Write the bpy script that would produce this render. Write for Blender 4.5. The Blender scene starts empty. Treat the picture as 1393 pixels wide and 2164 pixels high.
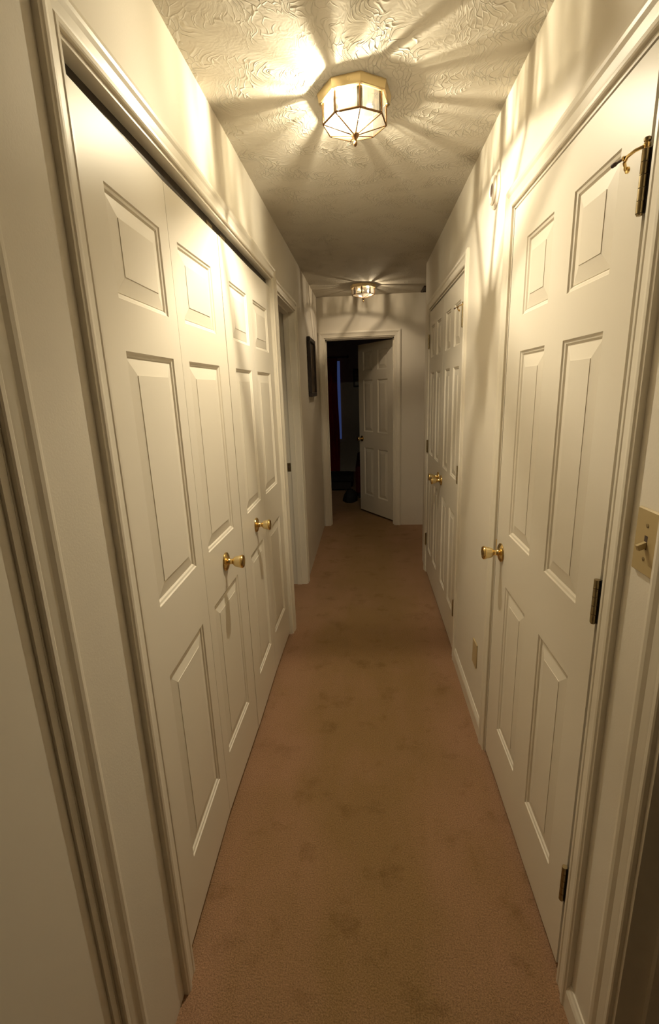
import bpy, math, random
from mathutils import Vector, Matrix
random.seed(7)
PI = math.pi
S = bpy.context.scene
COL = S.collection

# ------------------------------------------------------------------ camera
W_PX, H_PX, F_PX = 1393.0, 2164.0, 1003.3
PITCH, YAW, ROLL = -0.25203, -0.08312, -0.03582
CAM = Vector((0.0, 0.0, 1.52))
fw = Vector((math.sin(YAW) * math.cos(PITCH), math.cos(YAW) * math.cos(PITCH), math.sin(PITCH)))
rt = fw.cross(Vector((0, 0, 1))).normalized()
up = rt.cross(fw)
r2 = math.cos(ROLL) * rt + math.sin(ROLL) * up
u2 = -math.sin(ROLL) * rt + math.cos(ROLL) * up
cd = bpy.data.cameras.new('camera')
cam = bpy.data.objects.new('camera', cd)
COL.objects.link(cam)
m3 = Matrix((r2, u2, -fw)).transposed()
cam.matrix_world = Matrix.Translation(CAM) @ m3.to_4x4()
cd.sensor_fit = 'VERTICAL'
cd.sensor_height = 36.0
cd.lens = 36.0 * F_PX / H_PX
cd.clip_start = 0.02
S.camera = cam

# ------------------------------------------------------------------ world and view
w = bpy.data.worlds.new('night')
S.world = w
w.use_nodes = True
w.cycles.sampling_method = 'NONE'
w.node_tree.nodes['Background'].inputs[0].default_value = (0.10, 0.16, 0.42, 1)
w.node_tree.nodes['Background'].inputs[1].default_value = 0.06
S.view_settings.view_transform = 'Standard'
S.view_settings.look = 'None'
S.view_settings.gamma = 1.0
S.view_settings.use_curve_mapping = False
S.view_settings.exposure = 0.0
S.cycles.use_light_tree = False
S.cycles.max_bounces = 6
S.cycles.adaptive_threshold = 0.06
S.cycles.diffuse_bounces = 4
S.cycles.glossy_bounces = 3
S.cycles.transparent_max_bounces = 10
S.cycles.caustics_reflective = False
S.cycles.caustics_refractive = False
BULB_W = 124.0            # the one lit bulb in the near ceiling fixture
BULB2_W = 21.0            # and in the far one
BULB_COL = (1.0, 0.895, 0.695)
BULB2_COL = (1.0, 0.82, 0.60)

# ------------------------------------------------------------------ materials
MAT = {}
def mat(name, col, rough=0.5, metal=0.0, spec=0.5):
    m = bpy.data.materials.new(name)
    m.use_nodes = True
    b = m.node_tree.nodes['Principled BSDF']
    b.inputs['Base Color'].default_value = (*col, 1)
    b.inputs['Roughness'].default_value = rough
    b.inputs['Metallic'].default_value = metal
    b.inputs['Specular IOR Level'].default_value = spec
    MAT[name] = m
    return m
def N(m, t, **kw):
    n = m.node_tree.nodes.new(t)
    for k, v in kw.items():
        if k.startswith('_'):
            setattr(n, k[1:], v)
        else:
            n.inputs[k.replace('__', ' ')].default_value = v
    return n
def LK(m, a, b):
    m.node_tree.links.new(a, b)
def tex(m, scale=(1, 1, 1)):
    tc = N(m, 'ShaderNodeTexCoord')
    mp = N(m, 'ShaderNodeMapping')
    mp.inputs['Scale'].default_value = scale
    LK(m, tc.outputs['Object'], mp.inputs[0])
    return mp.outputs[0]
def geo(m):
    return N(m, 'ShaderNodeNewGeometry').outputs['Position']
def bsdf(m):
    return m.node_tree.nodes['Principled BSDF']

def speckle(m, scale, strength, dist, c0, c1, cscale=3.0):
    """fine relief plus faint uneven tint, in world space so boards do not repeat"""
    p = geo(m)
    if strength > 0.05:
        n = N(m, 'ShaderNodeTexNoise', Scale=scale, Detail=1.0)
        LK(m, p, n.inputs['Vector'])
        bp = N(m, 'ShaderNodeBump', Strength=strength, Distance=dist)
        LK(m, n.outputs['Fac'], bp.inputs['Height'])
        LK(m, bp.outputs[0], bsdf(m).inputs['Normal'])
    n2 = N(m, 'ShaderNodeTexNoise', Scale=cscale, Detail=0.0)
    LK(m, p, n2.inputs['Vector'])
    mx = N(m, 'ShaderNodeMix', _data_type='RGBA')
    mx.inputs[6].default_value = (*c0, 1)
    mx.inputs[7].default_value = (*c1, 1)
    LK(m, n2.outputs['Fac'], mx.inputs[0])
    LK(m, mx.outputs[2], bsdf(m).inputs['Base Color'])

WALL_C = (0.76, 0.70, 0.60)
m = mat('wall_paint', WALL_C, 0.62, spec=0.3)
speckle(m, 260, 0.10, 0.002, (0.75, 0.69, 0.59), (0.78, 0.72, 0.62))
m = mat('trim_paint', (0.78, 0.72, 0.61), 0.36, spec=0.4)
speckle(m, 60, 0.03, 0.002, (0.77, 0.71, 0.60), (0.79, 0.73, 0.62))
m = mat('door_paint', (0.78, 0.72, 0.62), 0.40, spec=0.35)
speckle(m, 90, 0.04, 0.002, (0.77, 0.71, 0.60), (0.80, 0.74, 0.64), 2.0)

# ceiling: brushed stomp texture
m = mat('ceiling_texture', (0.66, 0.615, 0.53), 0.85, spec=0.2)
p = geo(m)
nz = N(m, 'ShaderNodeTexNoise', Scale=7.0, Detail=2.0)
LK(m, p, nz.inputs['Vector'])
sb = N(m, 'ShaderNodeVectorMath', _operation='SUBTRACT'); sb.inputs[1].default_value = (.5, .5, .5)
LK(m, nz.outputs['Color'], sb.inputs[0])
sc = N(m, 'ShaderNodeVectorMath', _operation='SCALE'); sc.inputs['Scale'].default_value = 0.20
LK(m, sb.outputs[0], sc.inputs[0])
ad = N(m, 'ShaderNodeVectorMath', _operation='ADD')
LK(m, p, ad.inputs[0]); LK(m, sc.outputs[0], ad.inputs[1])
v1 = N(m, 'ShaderNodeTexVoronoi', Scale=15.0, _feature='DISTANCE_TO_EDGE')
mpv = N(m, 'ShaderNodeMapping'); mpv.inputs['Scale'].default_value = (4.2, 1.5, 1)
mpv.inputs['Rotation'].default_value = (0, 0, 0.3)
LK(m, ad.outputs[0], mpv.inputs[0]); LK(m, mpv.outputs[0], v1.inputs['Vector'])
mr = N(m, 'ShaderNodeMapRange'); mr.inputs[1].default_value = 0.0; mr.inputs[2].default_value = 0.10
mr.inputs[3].default_value = 1.0; mr.inputs[4].default_value = 0.0
LK(m, v1.outputs['Distance'], mr.inputs[0])
n3 = N(m, 'ShaderNodeTexNoise', Scale=7.0, Detail=2.0); LK(m, p, n3.inputs['Vector'])
mr2 = N(m, 'ShaderNodeMapRange'); mr2.inputs[1].default_value = 0.44; mr2.inputs[2].default_value = 0.60
LK(m, n3.outputs['Fac'], mr2.inputs[0])
mu = N(m, 'ShaderNodeMath', _operation='MULTIPLY'); LK(m, mr.outputs[0], mu.inputs[0]); LK(m, mr2.outputs[0], mu.inputs[1])
n4 = N(m, 'ShaderNodeTexNoise', Scale=75.0, Detail=1.5); LK(m, ad.outputs[0], n4.inputs['Vector'])
mu2 = N(m, 'ShaderNodeMath', _operation='MULTIPLY_ADD'); mu2.inputs[1].default_value = 0.45
LK(m, n4.outputs['Fac'], mu2.inputs[0]); LK(m, mu.outputs[0], mu2.inputs[2])
bp = N(m, 'ShaderNodeBump', Strength=0.8, Distance=0.003)
LK(m, mu2.outputs[0], bp.inputs['Height']); LK(m, bp.outputs[0], bsdf(m).inputs['Normal'])

# carpet: brown pile with trodden, stained patches
m = mat('carpet', (0.24, 0.13, 0.07), 0.95, spec=0.05)
p = geo(m)
n1 = N(m, 'ShaderNodeTexNoise', Scale=2.6, Detail=2.0, Roughness=0.6); LK(m, p, n1.inputs['Vector'])
mpc = N(m, 'ShaderNodeMapping'); mpc.inputs['Scale'].default_value = (5.5, 1.3, 1.0)
LK(m, p, mpc.inputs[0])
nst = N(m, 'ShaderNodeTexNoise', Scale=1.0, Detail=3.0, Roughness=0.6); LK(m, mpc.outputs[0], nst.inputs['Vector'])
sx = N(m, 'ShaderNodeSeparateXYZ'); LK(m, p, sx.inputs[0])
ab = N(m, 'ShaderNodeMath', _operation='ABSOLUTE'); LK(m, sx.outputs[0], ab.inputs[0])
wr = N(m, 'ShaderNodeMapRange'); wr.inputs[1].default_value = 0.47; wr.inputs[2].default_value = 0.12
wr.inputs[3].default_value = -0.16; wr.inputs[4].default_value = 0.16       # feet wear the middle of the track
LK(m, ab.outputs[0], wr.inputs[0])
av = N(m, 'ShaderNodeMath', _operation='ADD'); LK(m, nst.outputs['Fac'], av.inputs[0]); LK(m, n1.outputs['Fac'], av.inputs[1])
hv = N(m, 'ShaderNodeMath', _operation='MULTIPLY_ADD'); hv.inputs[1].default_value = 0.5
LK(m, av.outputs[0], hv.inputs[0]); LK(m, wr.outputs[0], hv.inputs[2])
r1 = N(m, 'ShaderNodeValToRGB')
r1.color_ramp.elements[0].position = 0.34; r1.color_ramp.elements[0].color = (0.365, 0.212, 0.122, 1)
r1.color_ramp.elements[1].position = 0.66; r1.color_ramp.elements[1].color = (0.285, 0.174, 0.076, 1)
LK(m, hv.outputs[0], r1.inputs[0])
n2 = N(m, 'ShaderNodeTexNoise', Scale=6.5, Detail=5.0, Roughness=0.65); LK(m, p, n2.inputs['Vector'])
r2_ = N(m, 'ShaderNodeValToRGB')
r2_.color_ramp.elements[0].position = 0.55; r2_.color_ramp.elements[0].color = (1, 1, 1, 1)
r2_.color_ramp.elements[1].position = 0.68; r2_.color_ramp.elements[1].color = (0.78, 0.76, 0.70, 1)
LK(m, n2.outputs['Fac'], r2_.inputs[0])
mx = N(m, 'ShaderNodeMix', _data_type='RGBA', _blend_type='MULTIPLY'); mx.inputs[0].default_value = 1
LK(m, r1.outputs[0], mx.inputs[6]); LK(m, r2_.outputs[0], mx.inputs[7])
n3 = N(m, 'ShaderNodeTexNoise', Scale=230.0, Detail=1.5, Roughness=0.7); LK(m, p, n3.inputs['Vector'])
mrr = N(m, 'ShaderNodeMapRange'); mrr.inputs[1].default_value = 0.3; mrr.inputs[2].default_value = 0.7
mrr.inputs[3].default_value = 0.72; mrr.inputs[4].default_value = 1.28
LK(m, n3.outputs['Fac'], mrr.inputs[0])
mx2 = N(m, 'ShaderNodeMix', _data_type='RGBA', _blend_type='MULTIPLY'); mx2.inputs[0].default_value = 1
LK(m, mx.outputs[2], mx2.inputs[6]); LK(m, mrr.outputs[0], mx2.inputs[7])
LK(m, mx2.outputs[2], bsdf(m).inputs['Base Color'])
bp = N(m, 'ShaderNodeBump', Strength=0.7, Distance=0.006)
LK(m, n3.outputs['Fac'], bp.inputs['Height']); LK(m, bp.outputs[0], bsdf(m).inputs['Normal'])
bsdf(m).inputs['Sheen Weight'].default_value = 0.25
bsdf(m).inputs['Sheen Roughness'].default_value = 0.5
bsdf(m).inputs['Sheen Tint'].default_value = (0.6, 0.45, 0.33, 1)

def rubbed(name, col, rough, metal, var=0.25, scale=40):
    m = mat(name, col, rough, metal)
    n = N(m, 'ShaderNodeTexNoise', Scale=scale, Detail=2.0)
    LK(m, geo(m), n.inputs['Vector'])
    mr = N(m, 'ShaderNodeMapRange'); mr.inputs[3].default_value = max(0.02, rough - var * rough); mr.inputs[4].default_value = rough + var * rough
    LK(m, n.outputs['Fac'], mr.inputs[0]); LK(m, mr.outputs[0], bsdf(m).inputs['Roughness'])
    return m
rubbed('polished_brass', (0.83, 0.60, 0.25), 0.16, 1.0)
rubbed('satin_brass', (0.80, 0.66, 0.36), 0.42, 1.0)
rubbed('aged_brass', (0.34, 0.27, 0.15), 0.34, 1.0)
rubbed('came_brass', (0.20, 0.115, 0.055), 0.55, 1.0)
rubbed('pan_brass', (0.86, 0.70, 0.40), 0.30, 1.0)
rubbed('dark_steel', (0.05, 0.04, 0.03), 0.5, 0.6)
rubbed('rubber_brown', (0.10, 0.06, 0.045), 0.7, 0.0)
rubbed('rubber_white', (0.62, 0.57, 0.50), 0.6, 0.0)
rubbed('ivory_plastic', (0.47, 0.36, 0.18), 0.35, 0.0)
rubbed('tan_plastic', (0.52, 0.40, 0.22), 0.45, 0.0)
rubbed('white_plastic', (0.74, 0.67, 0.57), 0.4, 0.0)
rubbed('dark_hole', (0.08, 0.05, 0.035), 0.8, 0.0)
rubbed('dark_frame', (0.025, 0.014, 0.010), 0.6, 0.0)
rubbed('dark_vent', (0.045, 0.025, 0.016), 0.6, 0.0)
rubbed('red_curtain', (0.50, 0.028, 0.020), 0.9, 0.0, scale=12)
rubbed('dark_red_cloth', (0.085, 0.010, 0.012), 0.9, 0.0, scale=12)
rubbed('black_cloth', (0.012, 0.012, 0.013), 0.85, 0.0, scale=18)
rubbed('black_wood', (0.020, 0.015, 0.012), 0.5, 0.0, scale=18)
rubbed('porcelain', (0.75, 0.70, 0.62), 0.3, 0.0)

m = mat('picture_print', (0.1, 0.08, 0.06), 0.25)
n = N(m, 'ShaderNodeTexNoise', Scale=9.0, Detail=4.0); LK(m, geo(m), n.inputs['Vector'])
r = N(m, 'ShaderNodeValToRGB')
r.color_ramp.elements[0].position = 0.35; r.color_ramp.elements[0].color = (0.03, 0.025, 0.02, 1)
r.color_ramp.elements[1].position = 0.68; r.color_ramp.elements[1].color = (0.20, 0.14, 0.09, 1)
LK(m, n.outputs['Fac'], r.inputs[0]); LK(m, r.outputs[0], bsdf(m).inputs['Base Color'])

def emis(name, col, s):
    m = bpy.data.materials.new(name); m.use_nodes = True
    nt = m.node_tree; nt.nodes.remove(nt.nodes['Principled BSDF'])
    e = nt.nodes.new('ShaderNodeEmission'); e.inputs[0].default_value = (*col, 1); e.inputs[1].default_value = s
    nt.links.new(e.outputs[0], nt.nodes['Material Output'].inputs[0])
    MAT[name] = m
FIL_R, FIL_L = 0.0034, 0.016     # small upright coil
FIL_A = 2 * PI * FIL_R * FIL_L * 0.83
emis('filament_glow', BULB_COL, BULB_W / (PI * FIL_A))
emis('filament_glow_weak', BULB2_COL, BULB2_W / (PI * FIL_A))
emis('dusk_sky', (0.16, 0.24, 0.62), 0.16)
MAT['dusk_sky'].cycles.emission_sampling = 'NONE'

def glass(name, tint, dark, scale, gloss=0.10, rough=0.02, trans=0.0, glance=None):
    """thin pane: passes light (more or less through its ripples), mirrors a little"""
    m = bpy.data.materials.new(name); m.use_nodes = True
    nt = m.node_tree; nt.nodes.remove(nt.nodes['Principled BSDF'])
    t = nt.nodes.new('ShaderNodeBsdfTransparent'); g = nt.nodes.new('ShaderNodeBsdfGlossy')
    g.inputs['Roughness'].default_value = rough
    g.inputs['Color'].default_value = (1, .97, .9, 1)
    tc = nt.nodes.new('ShaderNodeTexCoord'); mp = nt.nodes.new('ShaderNodeMapping')
    mp.inputs['Scale'].default_value = scale
    nt.links.new(tc.outputs['Object'], mp.inputs[0])
    n = nt.nodes.new('ShaderNodeTexNoise'); n.inputs['Scale'].default_value = 1.0; n.inputs['Detail'].default_value = 1.0
    nt.links.new(mp.outputs[0], n.inputs['Vector'])
    rp = nt.nodes.new('ShaderNodeValToRGB')
    rp.color_ramp.elements[0].position = 0.36; rp.color_ramp.elements[0].color = (*dark, 1)
    rp.color_ramp.elements[1].position = 0.66; rp.color_ramp.elements[1].color = (*tint, 1)
    nt.links.new(n.outputs['Fac'], rp.inputs[0]); nt.links.new(rp.outputs[0], t.inputs[0])
    b = nt.nodes.new('ShaderNodeBump'); b.inputs['Strength'].default_value = 0.35; b.inputs['Distance'].default_value = 0.004
    nt.links.new(n.outputs['Fac'], b.inputs['Height']); nt.links.new(b.outputs[0], g.inputs['Normal'])
    mx = nt.nodes.new('ShaderNodeMixShader'); mx.inputs[0].default_value = gloss
    nt.links.new(t.outputs[0], mx.inputs[1]); nt.links.new(g.outputs[0], mx.inputs[2])
    if glance:     # mirrors more at glancing angles, curve steepened to dim light on the upper walls
        fr = nt.nodes.new('ShaderNodeLayerWeight'); fr.inputs['Blend'].default_value = 0.5
        iv = nt.nodes.new('ShaderNodeMath'); iv.operation = 'SUBTRACT'; iv.inputs[0].default_value = 1.0
        pw = nt.nodes.new('ShaderNodeMath'); pw.operation = 'POWER'; pw.inputs[1].default_value = glance
        iw = nt.nodes.new('ShaderNodeMath'); iw.operation = 'SUBTRACT'; iw.inputs[0].default_value = 1.0
        nt.links.new(fr.outputs['Facing'], iv.inputs[1]); nt.links.new(iv.outputs[0], pw.inputs[0])
        nt.links.new(pw.outputs[0], iw.inputs[1]); nt.links.new(iw.outputs[0], mx.inputs[0])
    out = mx
    if trans:
        tl = nt.nodes.new('ShaderNodeBsdfTranslucent'); tl.inputs[0].default_value = (0.95, 0.88, 0.72, 1)
        m2 = nt.nodes.new('ShaderNodeMixShader'); m2.inputs[0].default_value = trans
        nt.links.new(mx.outputs[0], m2.inputs[1]); nt.links.new(tl.outputs[0], m2.inputs[2]); out = m2
    nt.links.new(out.outputs[0], nt.nodes['Material Output'].inputs[0])
    MAT[name] = m
glass('wavy_glass', (0.22, 0.215, 0.195), (0.050, 0.048, 0.040), (70, 70, 18), trans=0.0035)
glass('lower_glass', (1.0, 0.99, 0.95), (0.82, 0.80, 0.74), (40, 40, 40), gloss=0.08, glance=2.3, trans=0.008)
glass('bevel_glass', (0.030, 0.029, 0.025), (0.010, 0.009, 0.007), (30, 30, 30), gloss=0.25, rough=0.08)
m = bpy.data.materials.new('clear_glass'); m.use_nodes = True
nt = m.node_tree; nt.nodes.remove(nt.nodes['Principled BSDF'])
tb = nt.nodes.new('ShaderNodeBsdfTransparent'); gb = nt.nodes.new('ShaderNodeBsdfGlossy'); gb.inputs['Roughness'].default_value = 0.03
mxs = nt.nodes.new('ShaderNodeMixShader'); mxs.inputs[0].default_value = 0.02
nt.links.new(tb.outputs[0], mxs.inputs[1]); nt.links.new(gb.outputs[0], mxs.inputs[2])
nt.links.new(mxs.outputs[0], nt.nodes['Material Output'].inputs[0]); MAT['clear_glass'] = m
glass('window_glass', (0.95, 0.97, 1), (0.9, 0.93, 1), (2, 2, 2), gloss=0.05)

# ------------------------------------------------------------------ object helpers (all vertices are given in world space)
ORG = {}
def link(o, parent, org):
    COL.objects.link(o)
    if parent is not None:
        o.parent = parent
        o.location = Vector(org) - ORG[parent]
    else:
        o.location = org
    ORG[o] = Vector(org)
    return o
def obj(name, vf, material, parent=None, smooth=False, mats=None, fm=None):
    vs, fs = vf
    xs = [v[0] for v in vs]; ys = [v[1] for v in vs]; zs = [v[2] for v in vs]
    org = Vector(((min(xs) + max(xs)) / 2, (min(ys) + max(ys)) / 2, min(zs)))
    me = bpy.data.meshes.new(name)
    me.from_pydata([tuple(Vector(v) - org) for v in vs], [], fs)
    for mm in (mats or [material]):
        me.materials.append(MAT[mm])
    if fm:
        for pl, k in zip(me.polygons, fm):
            pl.material_index = k
    import bmesh
    bm = bmesh.new(); bm.from_mesh(me)
    bmesh.ops.recalc_face_normals(bm, faces=bm.faces)
    bm.to_mesh(me); bm.free()
    if smooth:
        me.polygons.foreach_set('use_smooth', [True] * len(me.polygons))
        try:
            me.set_sharp_from_angle(angle=math.radians(38))
        except Exception:
            pass
    me.update()
    return link(bpy.data.objects.new(name, me), parent, org)
def empty(name, org):
    o = bpy.data.objects.new(name, None)
    o.empty_display_size = 0.05
    return link(o, None, org)
def tag(o, label, cat=None, group=None, kind=None):
    if label: o['label'] = label
    if cat: o['category'] = cat
    if group: o['group'] = group
    if kind: o['kind'] = kind
    return o
def join(*parts):
    vs, fs = [], []
    for v, f in parts:
        k = len(vs)
        vs += [Vector(q) for q in v]
        fs += [tuple(i + k for i in q) for q in f]
    return vs, fs
def box(x0, x1, y0, y1, z0, z1, F=None):
    c = [(x0, y0, z0), (x1, y0, z0), (x1, y1, z0), (x0, y1, z0), (x0, y0, z1), (x1, y0, z1), (x1, y1, z1), (x0, y1, z1)]
    if F: c = [F(*q) for q in c]
    return [Vector(q) for q in c], [(0, 3, 2, 1), (4, 5, 6, 7), (0, 1, 5, 4), (1, 2, 6, 5), (2, 3, 7, 6), (3, 0, 4, 7)]
def bbox(x0, x1, y0, y1, z0, z1, b=0.003, F=None):
    """box with chamfered edges"""
    vs = []; idx = {}
    X = (x0, x1); Y = (y0, y1); Z = (z0, z1)
    for i in (0, 1):
        for j in (0, 1):
            for k in (0, 1):
                dx = b * (1 - 2 * i); dy = b * (1 - 2 * j); dz = b * (1 - 2 * k)
                for a, q in enumerate(((X[i], Y[j] + dy, Z[k] + dz), (X[i] + dx, Y[j], Z[k] + dz), (X[i] + dx, Y[j] + dy, Z[k]))):
                    idx[i, j, k, a] = len(vs); vs.append(Vector(F(*q) if F else q))
    fs = []
    for i in (0, 1):
        fs.append(tuple(idx[i, j, k, 0] for j, k in ((0, 0), (1, 0), (1, 1), (0, 1))))
        fs.append(tuple(idx[j, i, k, 1] for j, k in ((0, 0), (1, 0), (1, 1), (0, 1))))
        fs.append(tuple(idx[j, k, i, 2] for j, k in ((0, 0), (1, 0), (1, 1), (0, 1))))
    for j in (0, 1):
        for k in (0, 1):
            fs.append((idx[0, j, k, 1], idx[1, j, k, 1], idx[1, j, k, 2], idx[0, j, k, 2]))
            fs.append((idx[j, 0, k, 0], idx[j, 1, k, 0], idx[j, 1, k, 2], idx[j, 0, k, 2]))
            fs.append((idx[j, k, 0, 0], idx[j, k, 1, 0], idx[j, k, 1, 1], idx[j, k, 0, 1]))
    for i in (0, 1):
        for j in (0, 1):
            for k in (0, 1):
                fs.append((idx[i, j, k, 0], idx[i, j, k, 1], idx[i, j, k, 2]))
    return vs, fs
def frame_of(axis):
    a = Vector(axis).normalized()
    t = Vector((0, 0, 1)) if abs(a.z) < 0.9 else Vector((1, 0, 0))
    u = a.cross(t).normalized(); v = a.cross(u)
    return a, u, v
def lathe(o, axis, prof, n=20):
    """prof: (radius, distance along axis)"""
    a, u, v = frame_of(axis); o = Vector(o)
    vs, fs = [], []
    for r, d in prof:
        for k in range(n):
            t = 2 * PI * k / n
            vs.append(o + a * d + (u * math.cos(t) + v * math.sin(t)) * r)
    for i in range(len(prof) - 1):
        for k in range(n):
            k2 = (k + 1) % n
            fs.append((i * n + k, i * n + k2, (i + 1) * n + k2, (i + 1) * n + k))
    fs.append(tuple(range(n))); fs.append(tuple(range((len(prof) - 1) * n, len(prof) * n)))
    return vs, fs
def rod(p, q, r, n=10, r1=None):
    p = Vector(p); q = Vector(q); L = (q - p).length
    return lathe(p, q - p, [(r, 0), (r if r1 is None else r1, L)], n)
def tube(pts, r, n=8):
    pts = [Vector(p) for p in pts]; vs, fs = [], []
    for i, p in enumerate(pts):
        d = (pts[min(i + 1, len(pts) - 1)] - pts[max(i - 1, 0)])
        a, u, v = frame_of(d)
        for k in range(n):
            t = 2 * PI * k / n
            vs.append(p + (u * math.cos(t) + v * math.sin(t)) * r)
    for i in range(len(pts) - 1):
        for k in range(n):
            k2 = (k + 1) % n
            fs.append((i * n + k, i * n + k2, (i + 1) * n + k2, (i + 1) * n + k))
    fs.append(tuple(range(n))); fs.append(tuple(range((len(pts) - 1) * n, len(pts) * n)))
    return vs, fs
def struct(name, vf, material, label, cat, parent=None):
    return tag(obj(name, vf, material, parent), label, cat, kind='structure')

# ------------------------------------------------------------------ dimensions
WL, WR = -0.498, 0.483       # hallway wall faces
WT = 0.115                   # wall thickness
CEIL = 2.44
YE = 5.25                    # far end wall
YC = 4.10                    # corner where the right wall stops
HEAD = 2.062                 # door head
def ML(s, z, h): return Vector((WL + h, s, z))
def MR(s, z, h): return Vector((WR - h, s, z))
def ME(s, z, h): return Vector((s, YE - h, z))
def MB(s, z, h): return Vector((WL, WR, 0))

# ------------------------------------------------------------------ shell
struct('floor', box(-2.6, 2.4, -1.8, 9.1, -0.05, 0.0), 'carpet', 'worn brown carpet running down the hallway floor', 'carpet')
struct('ceiling', box(-2.6, 2.4, -1.8, 9.1, CEIL, CEIL + 0.05), 'ceiling_texture', 'off-white ceiling with brushed stomp texture', 'ceiling')
C0, C1, CH = 0.920, 2.745, 2.106      # closet opening
D20, D21 = 2.872, 3.565               # open doorway on the left
L0, L1 = -0.17, 0.602                 # closed door beside the camera on the left
xa, xb = WL - WT, WL
struct('wall_left', join(
    box(xa, xb, -1.8, L0, 0, CEIL), box(xa, xb, L0, L1, HEAD, CEIL), box(xa, xb, L1, C0, 0, CEIL),
    box(xa, xb, C0, C1, CH, CEIL), box(xa, xb, C1, D20, 0, CEIL), box(xa, xb, D20, D21, HEAD, CEIL),
    box(xa, xb, D21, YE, 0, CEIL)), 'wall_paint', 'long cream hallway wall on the left side', 'wall')
R0, R1 = 0.946, 1.752                 # panelled door on the right
Q0, Q1 = 2.515, 3.815                 # pair of doors on the right
N0, N1 = -0.10, 0.715                 # open doorway beside the camera on the right
xa, xb = WR, WR + WT
struct('wall_right', join(
    box(xa, xb, -1.8, N0, 0, CEIL), box(xa, xb, N0, N1, HEAD, CEIL), box(xa, xb, N1, R0, 0, CEIL),
    box(xa, xb, R0, R1, HEAD, CEIL), box(xa, xb, R1, Q0, 0, CEIL), box(xa, xb, Q0, Q1, HEAD, CEIL),
    box(xa, xb, Q1, YC, 0, CEIL)), 'wall_paint', 'long cream hallway wall on the right side', 'wall')
E0, E1, EH = -0.425, 0.302, 2.035     # bedroom doorway
struct('wall_end', join(box(-2.6, E0, YE, YE + WT, 0, CEIL), box(E0, E1, YE, YE + WT, EH, CEIL), box(E1, 1.5, YE, YE + WT, 0, CEIL)),
       'wall_paint', 'cream wall closing the far end of the hallway', 'wall')
struct('wall_back', box(WL, WR, -1.75, -1.65, 0, CEIL), 'wall_paint', 'cream hallway wall behind the viewpoint', 'wall')
struct('wall_alcove_near', box(WR + WT, 1.5, YC - WT, YC, 0, CEIL), 'wall_paint', 'cream wall turning right past the pair of closet doors', 'wall')
struct('wall_alcove_side', box(1.5, 1.6, YC - WT, YE + WT, 0, CEIL), 'wall_paint', 'cream side wall of the recess right of the end wall', 'wall')
struct('wall_closet_left', join(box(-1.25, -1.18, C0 - 0.15, C1 + 0.10, 0, CEIL), box(-1.18, WL - WT, C0 - 0.15, C0 - 0.08, 0, CEIL),
       box(-1.18, WL - WT, C1 + 0.03, C1 + 0.10, 0, CEIL)), 'wall_paint', 'inside walls of the closet behind the folding doors', 'wall')
struct('wall_closet_right', join(box(1.1, 1.17, 2.3, YC - WT, 0, CEIL), box(WR + WT, 1.1, 2.3, 2.37, 0, CEIL)),
       'wall_paint', 'inside walls of the closet behind the paired doors', 'wall')
struct('wall_side_room_left', join(box(-2.6, -2.5, 2.85, YE, 0, CEIL), box(-2.5, WL - WT, 2.85, 2.865, 0, CEIL)), 'wall_paint',
       'wall of the dark room through the left doorway', 'wall')
struct('wall_side_room_right', join(box(2.3, 2.4, -1.8, 0.95, 0, CEIL), box(WR + WT, 2.3, 0.85, 0.95, 0, CEIL), box(WR + WT, 2.3, -1.8, -1.7, 0, CEIL)),
       'wall_paint', 'wall of the dark room through the nearest right doorway', 'wall')
struct('wall_side_room_near', join(box(-1.4, -1.3, -1.8, 0.72, 0, CEIL), box(-1.3, WL - WT, 0.65, 0.72, 0, CEIL)), 'wall_paint',
       'wall of the room behind the nearest left door', 'wall')
BY = 8.95
WX0, WX1, WZ0, WZ1 = -1.75, -0.43, 0.58, 2.05
struct('wall_bedroom_back', join(box(-2.6, WX0, BY, BY + 0.1, 0, CEIL), box(WX1, 2.4, BY, BY + 0.1, 0, CEIL),
       box(WX0, WX1, BY, BY + 0.1, 0, WZ0), box(WX0, WX1, BY, BY + 0.1, WZ1, CEIL)), 'wall_paint', 'dark bedroom wall with the curtained window', 'wall')
struct('wall_bedroom_left', box(-2.6, -2.5, YE + WT, BY, 0, CEIL), 'wall_paint', 'left wall of the dark bedroom', 'wall')
struct('wall_bedroom_right', box(2.3, 2.4, YE + WT, BY, 0, CEIL), 'wall_paint', 'right wall of the dark bedroom', 'wall')

# ------------------------------------------------------------------ door casings and jambs
CW = 0.060
PROF = [(0, 0), (0, .0075), (.003, .0095), (.010, .0095), (.013, .0078), (.017, .0085), (.032, .0105), (.040, .0145), (.047, .0160),
        (.053, .0150), (.056, .0125), (CW, .0115), (CW, 0)]
def sweep(path, M):
    """casing boards round an opening: path = inner corners in (s, z); returns one (verts, faces) per board, mitred"""
    out = []
    n = len(path)
    nor = []
    for i in range(n - 1):
        d = Vector((path[i + 1][0] - path[i][0], path[i + 1][1] - path[i][1])).normalized()
        nor.append(Vector((-d.y, d.x)))
    for i in range(n - 1):
        ends = []
        for j in (i, i + 1):
            if j == 0: mt = nor[0]
            elif j == n - 1: mt = nor[-1]
            else:
                b = (nor[j - 1] + nor[j]).normalized(); mt = b / b.dot(nor[i])
            ends.append((Vector(path[j]), mt))
        vs, fs = [], []
        for p, mt in ends:
            for u, h in PROF:
                q = p + mt * u
                vs.append(M(q.x, q.y, h))
        k = len(PROF)
        for a in range(k):
            b = (a + 1) % k
            fs.append((a, b, k + b, k + a))
        fs += [tuple(range(k)), tuple(range(k, 2 * k))]
        out.append((vs, fs))
    return out
TRIM = [0]
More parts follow.
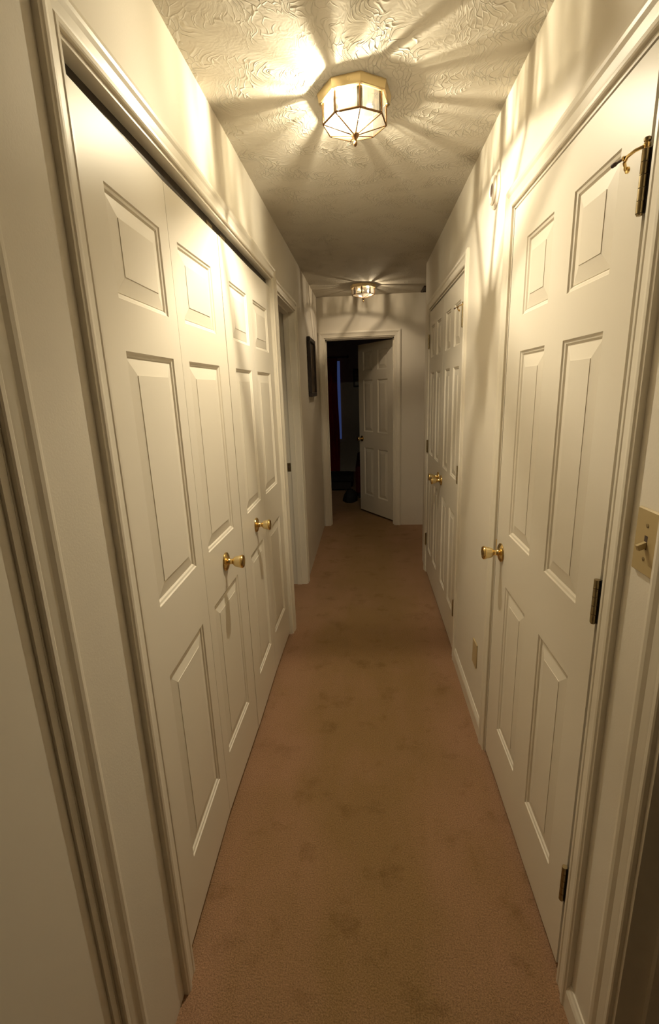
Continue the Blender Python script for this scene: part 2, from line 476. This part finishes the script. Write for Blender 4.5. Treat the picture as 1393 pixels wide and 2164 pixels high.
def trim(label, s0, s1, zt, M, reveal=0.006, jd=WT, jt=0.018, stop=None, near=True, base=None):
    TRIM[0] += 1
    r = empty('trim_%d' % TRIM[0], M((s0 + s1) / 2, 0, 0))
    tag(r, label, 'door frame', kind='structure')
    a, b, z = s0 - reveal + 0.0, s1 + reveal, zt + reveal
    bs = sweep([(a, 0.0), (a, z), (b, z), (b, 0.0)], M)
    for nm, vf in zip(('side_casing', 'head_casing', 'side_casing'), bs):
        obj(nm, vf, 'trim_paint', r)
    # jamb boards lining the opening (set into the wall thickness, thin boards standing in the opening)
    jt2 = 0.004
    obj('side_jamb', box(s0 - 0.0005, s0 + jt2, 0, zt, -jd, 0.0005, F=lambda s, z, h: M(s, z, h)), 'trim_paint', r)
    obj('side_jamb', box(s1 - jt2, s1 + 0.0005, 0, zt, -jd, 0.0005, F=lambda s, z, h: M(s, z, h)), 'trim_paint', r)
    obj('head_jamb', box(s0, s1, zt - jt2, zt + 0.0005, -jd, 0.0005, F=lambda s, z, h: M(s, z, h)), 'trim_paint', r)
    if stop is not None:      # door stop strip, h range
        for (u0, u1) in ((s0 + jt2, s0 + jt2 + 0.011), (s1 - jt2 - 0.011, s1 - jt2)):
            obj('door_stop', box(u0, u1, 0, zt - jt2, stop[0], stop[1], F=lambda s, z, h: M(s, z, h)), 'trim_paint', r)
        obj('door_stop', box(s0 + jt2, s1 - jt2, zt - jt2 - 0.011, zt - jt2, stop[0], stop[1], F=lambda s, z, h: M(s, z, h)), 'trim_paint', r)
    return r
t1 = trim('cream moulded casing around the folding closet doors', C0, C1, CH, ML)
obj('track', box(C0 + .005, C1 - .005, CH - 0.034, CH - 0.004, -0.058, -0.030, F=ML), 'dark_steel', t1)
t2 = trim('cream casing of the open doorway past the folding doors', D20, D21, HEAD, ML, stop=(-0.078, -0.042))
o = obj('strike_plate', box(D21 - .0062, D21 - .0045, 0.925, 0.990, -0.112, -0.082, F=ML), 'aged_brass', t2)
obj('latch_hole', box(D21 - .0068, D21 - .0062, 0.942, 0.972, -0.103, -0.091, F=ML), 'dark_hole', o)
t3 = trim('cream casing around the single panelled door on the right', R0, R1, HEAD, MR)
t4 = trim('cream casing around the pair of closet doors', Q0, Q1, HEAD, MR)
t5 = trim('cream casing around the far bedroom doorway', E0, E1, EH, ME, stop=(-0.075, -0.045))
t6 = trim('cream casing of the nearest door at the left edge', L0, L1 + .018, HEAD, ML, reveal=0.001)
t7 = trim('cream casing of the open doorway at the right edge', N0, N1, HEAD, MR, stop=(-0.075, -0.050))
o = obj('strike_plate', lathe(MR(N1 - .006, 0.735, -.046), (0, -1, 0), [(0.017, 0), (0.017, .002)], 16), 'aged_brass', t7)

# ------------------------------------------------------------------ baseboards
def baseboard(name, label, s0, s1, M):
    pr = [(0, 0), (.012, 0), (.012, .058), (.009, .068), (.006, .074), (.004, .080), (0, .080)]
    vs = [M(s, z, h) for s in (s0, s1) for h, z in pr]
    k = len(pr)
    fs = [(a, (a + 1) % k, k + (a + 1) % k, k + a) for a in range(k)] + [tuple(range(k)), tuple(range(k, 2 * k))]
    return struct(name, (vs, fs), 'trim_paint', label, 'baseboard')
baseboard('baseboard_right', 'cream baseboard between the single door and paired doors', R1 + .006 + CW, Q0 - .006 - CW, MR)
baseboard('baseboard_right_near', 'short cream baseboard under the light switch', N1 + .006 + CW, R0 - .006 - CW, MR)

# ------------------------------------------------------------------ panelled doors
ROWS = [(0.232, 0.822), (1.014, 1.616), (1.722, 1.937)]
STEP = [(0, 0), (.0025, -.0035), (.0085, -.0050), (.0125, -.0095)]
TH = 0.034
def panelled(F, w, zb, zt, cols, rows, name, parent, paint='door_paint'):
    """stile-and-rail slab with moulded recesses plus one raised panel object per recess; F(u, z, h) -> world"""
    us = [0.0]; zs = [zb]
    for a, b in cols: us += [a, b]
    for a, b in rows: zs += [a, b]
    us.append(w); zs.append(zt)
    vs, fs = [], []
    def q(*p):
        k = len(vs); vs.extend(F(*c) for c in p); fs.append(tuple(range(k, k + len(p))))
    for i in range(len(us) - 1):
        for j in range(len(zs) - 1):
            u0, u1, z0, z1 = us[i], us[i + 1], zs[j], zs[j + 1]
            if i % 2 == 1 and j % 2 == 1:
                for (d0, h0), (d1, h1) in zip(STEP[:-1], STEP[1:]):
                    A = [(u0 + d0, z0 + d0, h0), (u1 - d0, z0 + d0, h0), (u1 - d0, z1 - d0, h0), (u0 + d0, z1 - d0, h0)]
                    B = [(u0 + d1, z0 + d1, h1), (u1 - d1, z0 + d1, h1), (u1 - d1, z1 - d1, h1), (u0 + d1, z1 - d1, h1)]
                    for k in range(4):
                        q(A[k], A[(k + 1) % 4], B[(k + 1) % 4], B[k])
                d, h = STEP[-1]
                q((u0 + d, z0 + d, h), (u1 - d, z0 + d, h), (u1 - d, z1 - d, h), (u0 + d, z1 - d, h))
            else:
                q((u0, z0, 0), (u1, z0, 0), (u1, z1, 0), (u0, z1, 0))
    q((0, zb, -TH), (w, zb, -TH), (w, zt, -TH), (0, zt, -TH))
    for u0, z0, u1, z1 in ((0, zb, w, zb), (w, zb, w, zt), (w, zt, 0, zt), (0, zt, 0, zb)):
        q((u0, z0, 0), (u1, z1, 0), (u1, z1, -TH), (u0, z0, -TH))
    # merge doubles so normals can be made consistent
    key = {}; remap = []; nv = []
    for v in vs:
        kk = (round(v.x, 5), round(v.y, 5), round(v.z, 5))
        if kk not in key: key[kk] = len(nv); nv.append(v)
        remap.append(key[kk])
    fs = [tuple(remap[i] for i in f) for f in fs]
    o = obj(name, (nv, fs), paint, parent)
    for a, b in cols:
        for c, d in rows:
            g = STEP[-1][0] + 0.0015; h0 = STEP[-1][1] + .0003; bv = min(0.036, (b - a) * .18); h1 = -0.0012
            A = [(a + g, c + g), (b - g, c + g), (b - g, d - g), (a + g, d - g)]
            B = [(a + g + bv, c + g + bv), (b - g - bv, c + g + bv), (b - g - bv, d - g - bv), (a + g + bv, d - g - bv)]
            h2 = h1 - 0.0012
            v = [F(x, z, h0 - .0002) for x, z in A] + [F(x, z, h0 + .0008) for x, z in A] + [F(x, z, h2) for x, z in B] + \
                [F(x, z, h1) for x, z in B]
            f = [(3, 2, 1, 0)]
            for lv in (0, 4, 8):
                f += [(lv + k, lv + (k + 1) % 4, lv + 4 + (k + 1) % 4, lv + 4 + k) for k in range(4)]
            f.append((12, 13, 14, 15))
            obj('panel', (v, f), paint, o if parent is not None else o)
    return o
def knob(F, u, z, parent, scale=1.0, back=0.0):
    o = F(u, z, 0); n = (F(u, z, 1) - F(u, z, 0)).normalized()
    s = scale
    k = obj('door_knob', lathe(o + n * -0.0005, n, [(.0335 * s, 0), (.0345 * s, .002), (.0335 * s, .0055 * s), (.027 * s, .0095 * s), (.0135 * s, .0125 * s), (.0102 * s, .018 * s),
            (.0098 * s, .026 * s), (.0125 * s, .031 * s)], 24), 'polished_brass', parent, smooth=True)
    obj('knob_body', lathe(o + n * .0300 * s, n, [(.0115 * s, 0), (.0165 * s, .003 * s), (.0188 * s, .008 * s), (.0212 * s, .018 * s), (.0228 * s, .0255 * s), (.0228 * s, .0275 * s)], 24), 'satin_brass', k, smooth=True)
    obj('knob_cap', lathe(o + n * .0570 * s, n, [(.0232 * s, 0), (.0246 * s, .002 * s), (.0246 * s, .0065 * s), (.022 * s, .0100 * s), (.016 * s, .0102 * s), (.012 * s, .0085 * s)], 24),
        'polished_brass', k, smooth=True)
    return k
def hinge(F, u, z0, z1, parent, side, hb=0.0065):
    """five-knuckle butt hinge; side = +1 if the jamb lies towards larger u"""
    n = (F(u, z0, 1) - F(u, z0, 0)).normalized()
    parts = []
    L = (z1 - z0) / 5
    for k in range(5):
        parts.append(lathe(F(u, z0 + k * L + .0006, hb), (0, 0, 1), [(.0066, 0), (.0066, L - .0012)], 12))
    parts.append(lathe(F(u, z0 - .003, hb), (0, 0, 1), [(.0045, 0), (.0060, .003)], 12))
    h = obj('hinge', join(*parts), 'aged_brass', parent, smooth=True)
    a, b = (u + .002, u + .014) if side > 0 else (u - .014, u - .002)
    obj('hinge_leaf', box(a, b, z0, z1, -.001, .0022, F=F), 'dark_steel', h)
    return h
def hinge_stop(F, u, z, parent, side):
    """pin stop on the top hinge: collar, swinging arm with pad, threaded rod with rubber tip; side = direction of the door along u"""
    d = -side
    K = 0.62
    P = lambda a, b, c: F(u + a * K, z + b * K, .0065 + (c - .0065) * K)
    k = obj('hinge_stop', join(lathe(P(0, 0, .0065), (0, 0, 1), [(.0085*K, 0*K), (.0095*K, .003*K), (.0095*K, .010*K), (.008*K, .012*K)], 14),
            tube([P(0, .004, .014), P(d * .012, .0, .030), P(d * .030, -.006, .040), P(d * .045, -.016, .040), P(d * .056, -.030, .030)], .0028, 8)),
            'polished_brass', parent, smooth=True)
    obj('pin_head', lathe(P(0, .0125, .0065), (0, 0, 1), [(.005*K, 0*K), (.009*K, .004*K), (.0095*K, .010*K), (.007*K, .013*K)], 14), 'aged_brass', k, smooth=True)
    obj('stop_pad', lathe(P(d * .056, -.030, .030), F(0, 0, -1) - F(0, 0, 0), [(.0045*K, 0*K), (.0085*K, .002*K), (.0085*K, .008*K), (.006*K, .010*K)], 14), 'polished_brass', k, smooth=True)
    obj('threaded_rod', rod(P(d * .022, -.002, .034), P(d * .062, -.012, .058), .0022, 8), 'rubber_brown', k, smooth=True)
    obj('rubber_tip', lathe(P(d * .058, -.0108, .0555), P(d * .062, -.012, .058) - P(d * .022, -.002, .034), [(.0045*K, 0*K), (.0055*K, .003*K), (.0055*K, .013*K), (.004*K, .015*K)], 12), 'rubber_brown', k, smooth=True)
    obj('jam_nut', lathe(P(d * .038, -.006, .0435), P(d * .062, -.012, .058) - P(d * .022, -.002, .034), [(.0062*K, 0*K), (.0062*K, .006*K)], 6), 'polished_brass', k)
    return k

# folding closet doors: two pairs of leaves, each leaf one column of panels
leaf = [(0.925, 1.388, -.012, -.026), (1.390, 1.839, -.026, -.0195), (1.8405, 2.288, -.0180, -.020), (2.290, 2.738, -.020, -.013)]
pcol = [(0.115, 0.398), (0.055, 0.345), (0.105, 0.380), (0.050, 0.345)]
def leafF(y0, y1, h0, h1):
    return lambda u, z, h: Vector((WL + h0 + (h1 - h0) * u / (y1 - y0) + h, y0 + u, z))
for i, lab in ((0, 'pair of cream folding closet door leaves nearest the camera'), (2, 'pair of cream folding closet door leaves nearer the open doorway')):
    root = empty('door_%d' % (1 + i // 2), ML((leaf[i][0] + leaf[i + 1][1]) / 2, 0.02, -.02))
    tag(root, lab, 'door', kind='structure')
    for k in (i, i + 1):
        y0, y1, h0, h1 = leaf[k]
        panelled(leafF(*leaf[k]), y1 - y0, 0.022, 2.066, [pcol[k]], ROWS, 'leaf', root)
    kk = 1 if i == 0 else 2
    knob(leafF(*leaf[kk]), (1.602 if i == 0 else 2.085) - leaf[kk][0], 0.925, root)
    obj('roller_bracket', join(box(leaf[kk][0] + .36 - (.3 if kk == 2 else 0), leaf[kk][0] + .42 - (.3 if kk == 2 else 0), 2.066, 2.085, -.045, -.026, F=ML)), 'aged_brass', root)

# single door on the right
def rightF(y0): return lambda u, z, h: Vector((WR - 0.001 - h, y0 + u, z))
F3 = rightF(0.964)
d3 = empty('door_3', MR(1.345, 0.02, 0))
tag(d3, 'closed cream six-panel door beside the light switch', 'door', kind='structure')
panelled(F3, 0.776, 0.022, 2.052, [(.100, .305), (.428, .638)], ROWS, 'door_slab', d3)
knob(F3, 0.712, 0.925, d3)
obj('latch_edge', box(.7765, .7785, .895, .955, -.022, .003, F=F3), 'polished_brass', d3)
for a, b in ((0.247, 0.352), (1.020, 1.118), (1.795, 1.893)):
    hinge(F3, -.003, a, b, d3, -1)
hinge_stop(F3, -.003, 1.894, d3, -1)

# pair of doors further down
for i, (ya, yb, lab) in enumerate(((2.522, 3.161, 'closed cream closet door with pin stop, nearer of the pair'), (3.165, 3.804, 'closed cream closet door of the pair, next to the wall corner'))):
    F = rightF(ya)
    d = empty('door_%d' % (4 + i), MR((ya + yb) / 2, 0.02, 0))
    tag(d, lab, 'door', kind='structure')
    panelled(F, yb - ya, 0.022, 2.045, [(.090, .262), (.372, .545)] if i == 0 else [(.095, .267), (.377, .549)], ROWS, 'door_slab', d)
    knob(F, (yb - ya) - .062 if i == 0 else .062, 0.922, d)
    for a, b in ((0.247, 0.345), (1.015, 1.110), (1.795, 1.893)):
        hinge(F, -.003 if i == 0 else (yb - ya) + .003, a, b, d, -1 if i == 0 else 1)
    if i == 0:
        hinge_stop(F, -.003, 1.894, d, -1)

# bedroom door, standing open into the bedroom
ang = math.radians(57)
HX, HY = E1 - 0.006, YE + WT - 0.004
ax = Vector((-math.cos(ang), math.sin(ang), 0)); nx = Vector((-math.sin(ang), -math.cos(ang), 0))
def bedF(u, z, h): return Vector((HX, HY, z)) + ax * u + nx * h
d6 = empty('door_6', bedF(.35, .02, 0))
tag(d6, 'cream six-panel door standing half open into the dark bedroom', 'door', kind='structure')
panelled(lambda u, z, h: bedF(u + .004, z, h), 0.700, 0.022, 2.018, [(.105, .300), (.400, .595)], ROWS, 'door_slab', d6)
knob(lambda u, z, h: bedF(u + .004, z, h), .640, 0.925, d6)
obj('latch_edge', box(.7045, .706, .89, .95, -.028, -.006, F=bedF), 'polished_brass', d6)
for a, b in ((0.25, 0.345), (1.02, 1.115), (1.70, 1.795)):
    hinge(bedF, 0.0, a, b, d6, -1, hb=.002)

# flush door at the left edge
d7 = empty('door_7', ML(0.2, 0.02, 0))
tag(d7, 'plain cream door slab at the left edge of the hallway', 'door', kind='structure')
obj('door_slab', bbox(L0 + .008, L1 + .0125, .022, HEAD - .008, -.040, -.005, .002, F=ML), 'door_paint', d7)
obj('latch_edge', box(L1 + .0125, L1 + .0135, .93, 1.0, -.030, -.010, F=ML), 'aged_brass', d7)

# ------------------------------------------------------------------ ceiling fixtures
def fixture(C, rot, label, glow, bulb_off, rb):
    cx, cy = C
    root = empty('ceiling_light', (cx, cy, CEIL))
    tag(root, label, 'ceiling light', 'octagonal brass and glass ceiling lights')
    def P(k, r, z):
        a = math.radians(rot + 45 * k)
        return Vector((cx + r * math.cos(a), cy + r * math.sin(a), z))
    ZB, ZG, ZR, ZF = CEIL, 2.414, 2.356, 2.326
    RT, RB, RG = 0.121, 0.117, 0.104
    # pan: eight-sided brass tray, with a turned-in lower lip
    rings = [(RT, ZB - .0005), (RT, ZB - .004), (RB, ZG + .002), (RB, ZG - .001), (RB - .008, ZG - .001), (RB - .010, ZG + .004)]
    vs = [P(k, r, z) for r, z in rings for k in range(8)]; fs = []
    for i in range(len(rings) - 1):
        for k in range(8):
            fs.append((i * 8 + k, i * 8 + (k + 1) % 8, (i + 1) * 8 + (k + 1) % 8, (i + 1) * 8 + k))
    fs.append(tuple(range(8))); fs.append(tuple(range(40, 48)))
    obj('pan', (vs, fs), 'pan_brass', root)
    def pane(a, b, c, d, name):
        """side pane: wavy middle with a bevelled strip down each upright edge"""
        t = rb / (b - a).length
        q = [a, a.lerp(b, t), a.lerp(b, 1 - t), b, c, d.lerp(c, 1 - t), d.lerp(c, t), d]
        obj(name, (q, [(0, 1, 6, 7), (1, 2, 5, 6), (2, 3, 4, 5)]), None, root, mats=['bevel_glass', 'wavy_glass'], fm=[0, 1, 0])
    for k in range(8):
        g = 0.0
        pane(P(k, RG, ZG), P(k + 1, RG, ZG), P(k + 1, RG, ZR), P(k, RG, ZR), 'side_pane')
        apex = Vector((cx, cy, ZF))
        pa = P(k, RG, ZR); pb = P(k + 1, RG, ZR)
        ca = pa.lerp(apex, .9); cb = pb.lerp(apex, .9)
        obj('lower_pane', ([pa, pb, cb, ca], [(0, 1, 2, 3)]), 'lower_glass', root)
        obj('upright_came', rod(P(k, RG, ZG + .002), P(k, RG, ZR), .0026, 6), 'came_brass', root)
        obj('ring_came', rod(pa, pb, .0030, 6), 'came_brass', root)
        obj('rib_came', rod(pa, pa.lerp(apex, .95), .0022, 6), 'came_brass', root)
    obj('finial', lathe((cx, cy, ZF + .006), (0, 0, -1), [(.006, 0), (.0132, .002), (.0132, .005), (.011, .010), (.0062, .016), (.0045, .022), (.0065, .026), (.0065, .032), (.0035, .036)], 18),
        'came_brass', root, smooth=True)
    for sgn in (1, -1):
        bx, by = cx + sgn * bulb_off[0], cy + sgn * bulb_off[1]
        sk = obj('socket', lathe((bx, by, ZG + .012), (0, 0, -1), [(.014, 0), (.014, .014), (.011, .016)], 14), 'porcelain', root, smooth=True)
        bl = obj('bulb', lathe((bx, by, ZG - .003), (0, 0, -1), [(.008, 0), (.010, .006), (.0155, .022), (.017, .034), (.013, .048), (.006, .056), (.001, .064)], 16), 'clear_glass', root, smooth=True)
        if sgn == 1:
            zf = ZG - .030
            obj('filament', lathe((bx, by, zf - FIL_L / 2), (0, 0, 1), [(FIL_R * .35, 0), (FIL_R * .85, FIL_L * .18), (FIL_R, FIL_L * .5), (FIL_R * .85, FIL_L * .82), (FIL_R * .35, FIL_L)], 8), glow, bl)
        else:
            obj('filament', rod((bx, by, ZG - .050), (bx, by, ZG - .038), .0010, 6), 'dark_steel', bl)
    return root
fixture((-.023, 1.825), -80, 'lit octagonal brass and glass ceiling light nearest the camera', 'filament_glow', (-.052, -.025), .009)
fixture((-.012, 4.765), -97, 'lit octagonal ceiling light far down near the end wall', 'filament_glow_weak', (.045, -.030), .007)

# ------------------------------------------------------------------ wall fittings
# round wall device
o = empty('wall_ring', MR(2.0, 2.2, 0))
tag(o, 'round white wall cover with dark centre hole above the single door', 'wall cover')
obj('plate', lathe(MR(2.0, 2.2, 0), (-1, 0, 0), [(.061, 0), (.061, .004), (.057, .008), (.050, .009)], 32), 'white_plastic', o, smooth=True)
obj('collar', lathe(MR(2.0, 2.2, .008), (-1, 0, 0), [(.046, 0), (.046, .006), (.042, .010), (.026, .0115), (.022, .008)], 32), 'white_plastic', o, smooth=True)
obj('opening', lathe(MR(2.0, 2.2, .0125), (-1, 0, 0), [(.0215, 0), (.0215, .0045), (.006, .005)], 24), 'dark_hole', o, smooth=True)

# blank plate low on the wall
o = empty('outlet_cover', MR(1.99, .272, 0))
tag(o, 'tan blank cover plate low on the right wall', 'wall plate')
obj('plate', bbox(1.953, 2.027, .268, .386, 0, .006, .002, F=lambda s, z, h: MR(s, z, h)), 'tan_plastic', o)
for z in (.30, .354):
    obj('screw', lathe(MR(1.99, z, .0055), (-1, 0, 0), [(.003, 0), (.003, .0012)], 10), 'tan_plastic', o)

# light switch
o = empty('light_switch', MR(.818, 1.19, 0))
tag(o, 'ivory toggle light switch at the right edge', 'light switch')
obj('plate', bbox(.782, .852, 1.188, 1.304, 0, .0065, .0025, F=lambda s, z, h: MR(s, z, h)), 'ivory_plastic', o)
obj('toggle_slot', box(.8125, .8215, 1.234, 1.258, .0062, .0068, F=lambda s, z, h: MR(s, z, h)), 'dark_hole', o)
tz = 1.246
vs, fs = box(-.0035, .0035, -.005, .005, 0, .017)
a = math.radians(-24)
vs = [MR(.817 + v.x, tz - .003 + v.y * math.cos(a) + v.z * math.sin(a) * 1.0, .004 - v.y * math.sin(a) + v.z * math.cos(a)) for v in vs]
obj('toggle', (vs, fs), 'ivory_plastic', o)
for z in (1.216, 1.276):
    sk = obj('screw', lathe(MR(.817, z, .006), (-1, 0, 0), [(.0035, 0), (.0035, .0012), (.002, .0016)], 10), 'aged_brass', o)

# framed picture on the left wall
o = empty('framed_picture', ML(4.5, 1.46, 0))
tag(o, 'dark framed picture hanging on the left wall', 'picture')
y0, y1, z0, z1 = 4.24, 4.68, 1.465, 1.965
for k, (a, b, c, d) in enumerate(((y0, y1, z0, z0 + .035), (y0, y1, z1 - .035, z1), (y0, y0 + .035, z0 + .035, z1 - .035), (y1 - .035, y1, z0 + .035, z1 - .035))):
    obj('frame_rail', bbox(a, b, c, d, .002, .030, .003, F=ML), 'dark_frame', o)
obj('print', box(y0 + .03, y1 - .03, z0 + .03, z1 - .03, .004, .016, F=ML), 'picture_print', o)

# dark louvred grille in the ceiling recess
o = empty('ceiling_vent', (.78, 5.03, CEIL))
tag(o, 'dark vent at the ceiling beyond the right wall corner', 'vent')
x0, x1, y0, y1 = .560, .96, 4.93, 5.20
zt = CEIL
for a, b, c, d in ((x0, x1, y0, y0 + .02), (x0, x1, y1 - .02, y1), (x0, x0 + .02, y0 + .02, y1 - .02), (x1 - .02, x1, y0 + .02, y1 - .02)):
    obj('frame_rail', bbox(a, b, c, d, zt - .012, zt - .0005, .003), 'dark_vent', o)
for k in range(7):
    yy = y0 + .035 + k * .033
    obj('louvre', join(box(x0 + .02, x1 - .02, yy - .011, yy + .011, zt - .009, zt - .006)), 'dark_vent', o)
obj('backing', box(x0 + .02, x1 - .02, y0 + .02, y1 - .02, zt - .004, zt - .0008), 'dark_vent', o)

# ------------------------------------------------------------------ bedroom beyond
wd = empty('window_1', ((WX0 + WX1) / 2, BY, WZ0))
tag(wd, 'bedroom window with blue dusk light beside the red curtain', 'window', kind='structure')
obj('pane', box(WX0 + .03, WX1 - .03, BY + .050, BY + .054, WZ0 + .03, WZ1 - .03), 'window_glass', wd)
for a, b, c, d in ((WX0, WX1, WZ0, WZ0 + .035), (WX0, WX1, WZ1 - .035, WZ1), (WX0, WX0 + .035, WZ0 + .035, WZ1 - .035), (WX1 - .035, WX1, WZ0 + .035, WZ1 - .035)):
    obj('window_frame', box(a, b, BY + .03, BY + .075, c, d), 'trim_paint', wd)
obj('window_sill', bbox(WX0 - .04, WX1 + .04, BY - .03, BY + .03, WZ0 - .022, WZ0, .004), 'trim_paint', wd)
sky = obj('dusk_sky', box(-3.2, 1.0, 9.9, 9.95, -.3, 3.2), 'dusk_sky')
tag(sky, 'deep blue evening sky outside the bedroom window', 'sky', kind='structure')

def curtain(name, x0, x1, y, z0, z1, folds, label):
    n = folds * 8; vs, fs = [], []
    for side in (0, 1):
        for j in range(9):
            t = j / 8; z = z1 + (z0 - z1) * t
            for i in range(n + 1):
                a = i / n
                yy = y + .028 * math.sin(a * folds * 2 * PI) * (0.75 + .35 * t) + .006 * math.sin(5 * a + 3 * t) + side * .004
                vs.append((x0 + (x1 - x0) * a + .01 * math.sin(7 * t + 3 * a), yy, z))
    L = (n + 1) * 9
    for s in (0, 1):
        for j in range(8):
            for i in range(n):
                a = s * L + j * (n + 1) + i
                fs.append((a, a + 1, a + n + 2, a + n + 1))
    for j in range(8):
        for i in (0, n):
            a = j * (n + 1) + i
            fs.append((a, a + n + 1, L + a + n + 1, L + a))
    for i in range(n):
        for j in (0, 8):
            a = j * (n + 1) + i
            fs.append((a, a + 1, L + a + 1, L + a))
    o = obj(name, (vs, fs), 'red_curtain', smooth=True)
    return tag(o, label, 'curtain')
curtain('curtain', -1.9, -.505, 8.86, .03, 2.06, 9, 'long dark red curtain drawn over the bedroom window')
rd = empty('curtain_rod', (-1.1, 8.86, 2.07))
tag(rd, 'dark rod carrying the red curtain', 'curtain rod')
obj('pole', rod((-2.0, 8.86, 2.075), (-.34, 8.86, 2.075), .011, 10), 'dark_frame', rd, smooth=True)
obj('finial', lathe((-.34, 8.86, 2.075), (1, 0, 0), [(.011, 0), (.020, .008), (.026, .022), (.020, .036), (.006, .044)], 14), 'dark_frame', rd, smooth=True)
obj('bracket', box(-.40, -.385, 8.86, BY, 2.066, 2.084), 'dark_frame', rd)

o = empty('wall_picture', (-.06, BY, 1.55))
tag(o, 'small dark framed picture on the bedroom wall behind the door', 'picture')
for a, b, c, d in ((-.225, .12, 1.55, 1.575), (-.225, .12, 1.84, 1.865), (-.225, -.2, 1.575, 1.84), (.095, .12, 1.575, 1.84)):
    obj('frame_rail', box(a, b, BY - .022, BY - .001, c, d), 'dark_frame', o)
obj('print', box(-.205, .10, BY - .014, BY - .002, 1.57, 1.845), 'picture_print', o)

o = empty('bench', (-.85, 7.35, 0))
tag(o, 'low black bench below the bedroom window', 'bench')
obj('seat', bbox(-1.55, -.22, 7.12, 7.62, .15, .235, .012), 'black_cloth', o)
for x in (-1.52, -.29):
    for y in (7.15, 7.55):
        obj('leg', box(x, x + .04, y, y + .04, 0, .152), 'black_wood', o)
obj('apron', box(-1.50, -.27, 7.16, 7.18, .03, .15), 'black_wood', o)

o = empty('bed', (.75, 7.3, 0))
tag(o, 'bed with dark red cover half hidden behind the bedroom door', 'bed')
def drape(x0, x1, y0, y1, z0, z1):
    vs, fs = bbox(x0, x1, y0, y1, z0, z1, .03)
    return vs, fs
obj('cover', drape(-.165, 1.45, 6.62, 8.30, .06, .46), 'dark_red_cloth', o)
obj('base', box(-.13, 1.42, 6.66, 8.28, .0, .07), 'black_wood', o)
obj('pillow', bbox(.0, .62, 7.75, 8.2, .455, .56, .04), 'dark_red_cloth', o)

# black bag on the bedroom floor
vs, fs = [], []
nn, mm = 16, 8
for j in range(mm + 1):
    t = j / mm
    for i in range(nn):
        a = 2 * PI * i / nn
        r = (0.088 * (1 - t ** 2.2) ** .5 + .012) * (1 + .10 * math.sin(3 * a + 2 * t) + .05 * math.sin(5 * a))
        vs.append((-.245 + r * math.cos(a) + .012 * t, 6.48 + r * math.sin(a) * 1.2, .002 + .165 * t))
for j in range(mm):
    for i in range(nn):
        fs.append((j * nn + i, j * nn + (i + 1) % nn, (j + 1) * nn + (i + 1) % nn, (j + 1) * nn + i))
fs += [tuple(range(nn)), tuple(range(mm * nn, mm * nn + nn))]
b = obj('bag', (vs, fs), 'black_cloth', smooth=True)
tag(b, 'small black bag slumped on the bedroom carpet', 'bag')
obj('strap', tube([(-.30, 6.46, .10), (-.30, 6.44, .17), (-.25, 6.45, .195), (-.20, 6.46, .17), (-.19, 6.47, .10)], .006, 6), 'black_cloth', b, smooth=True)
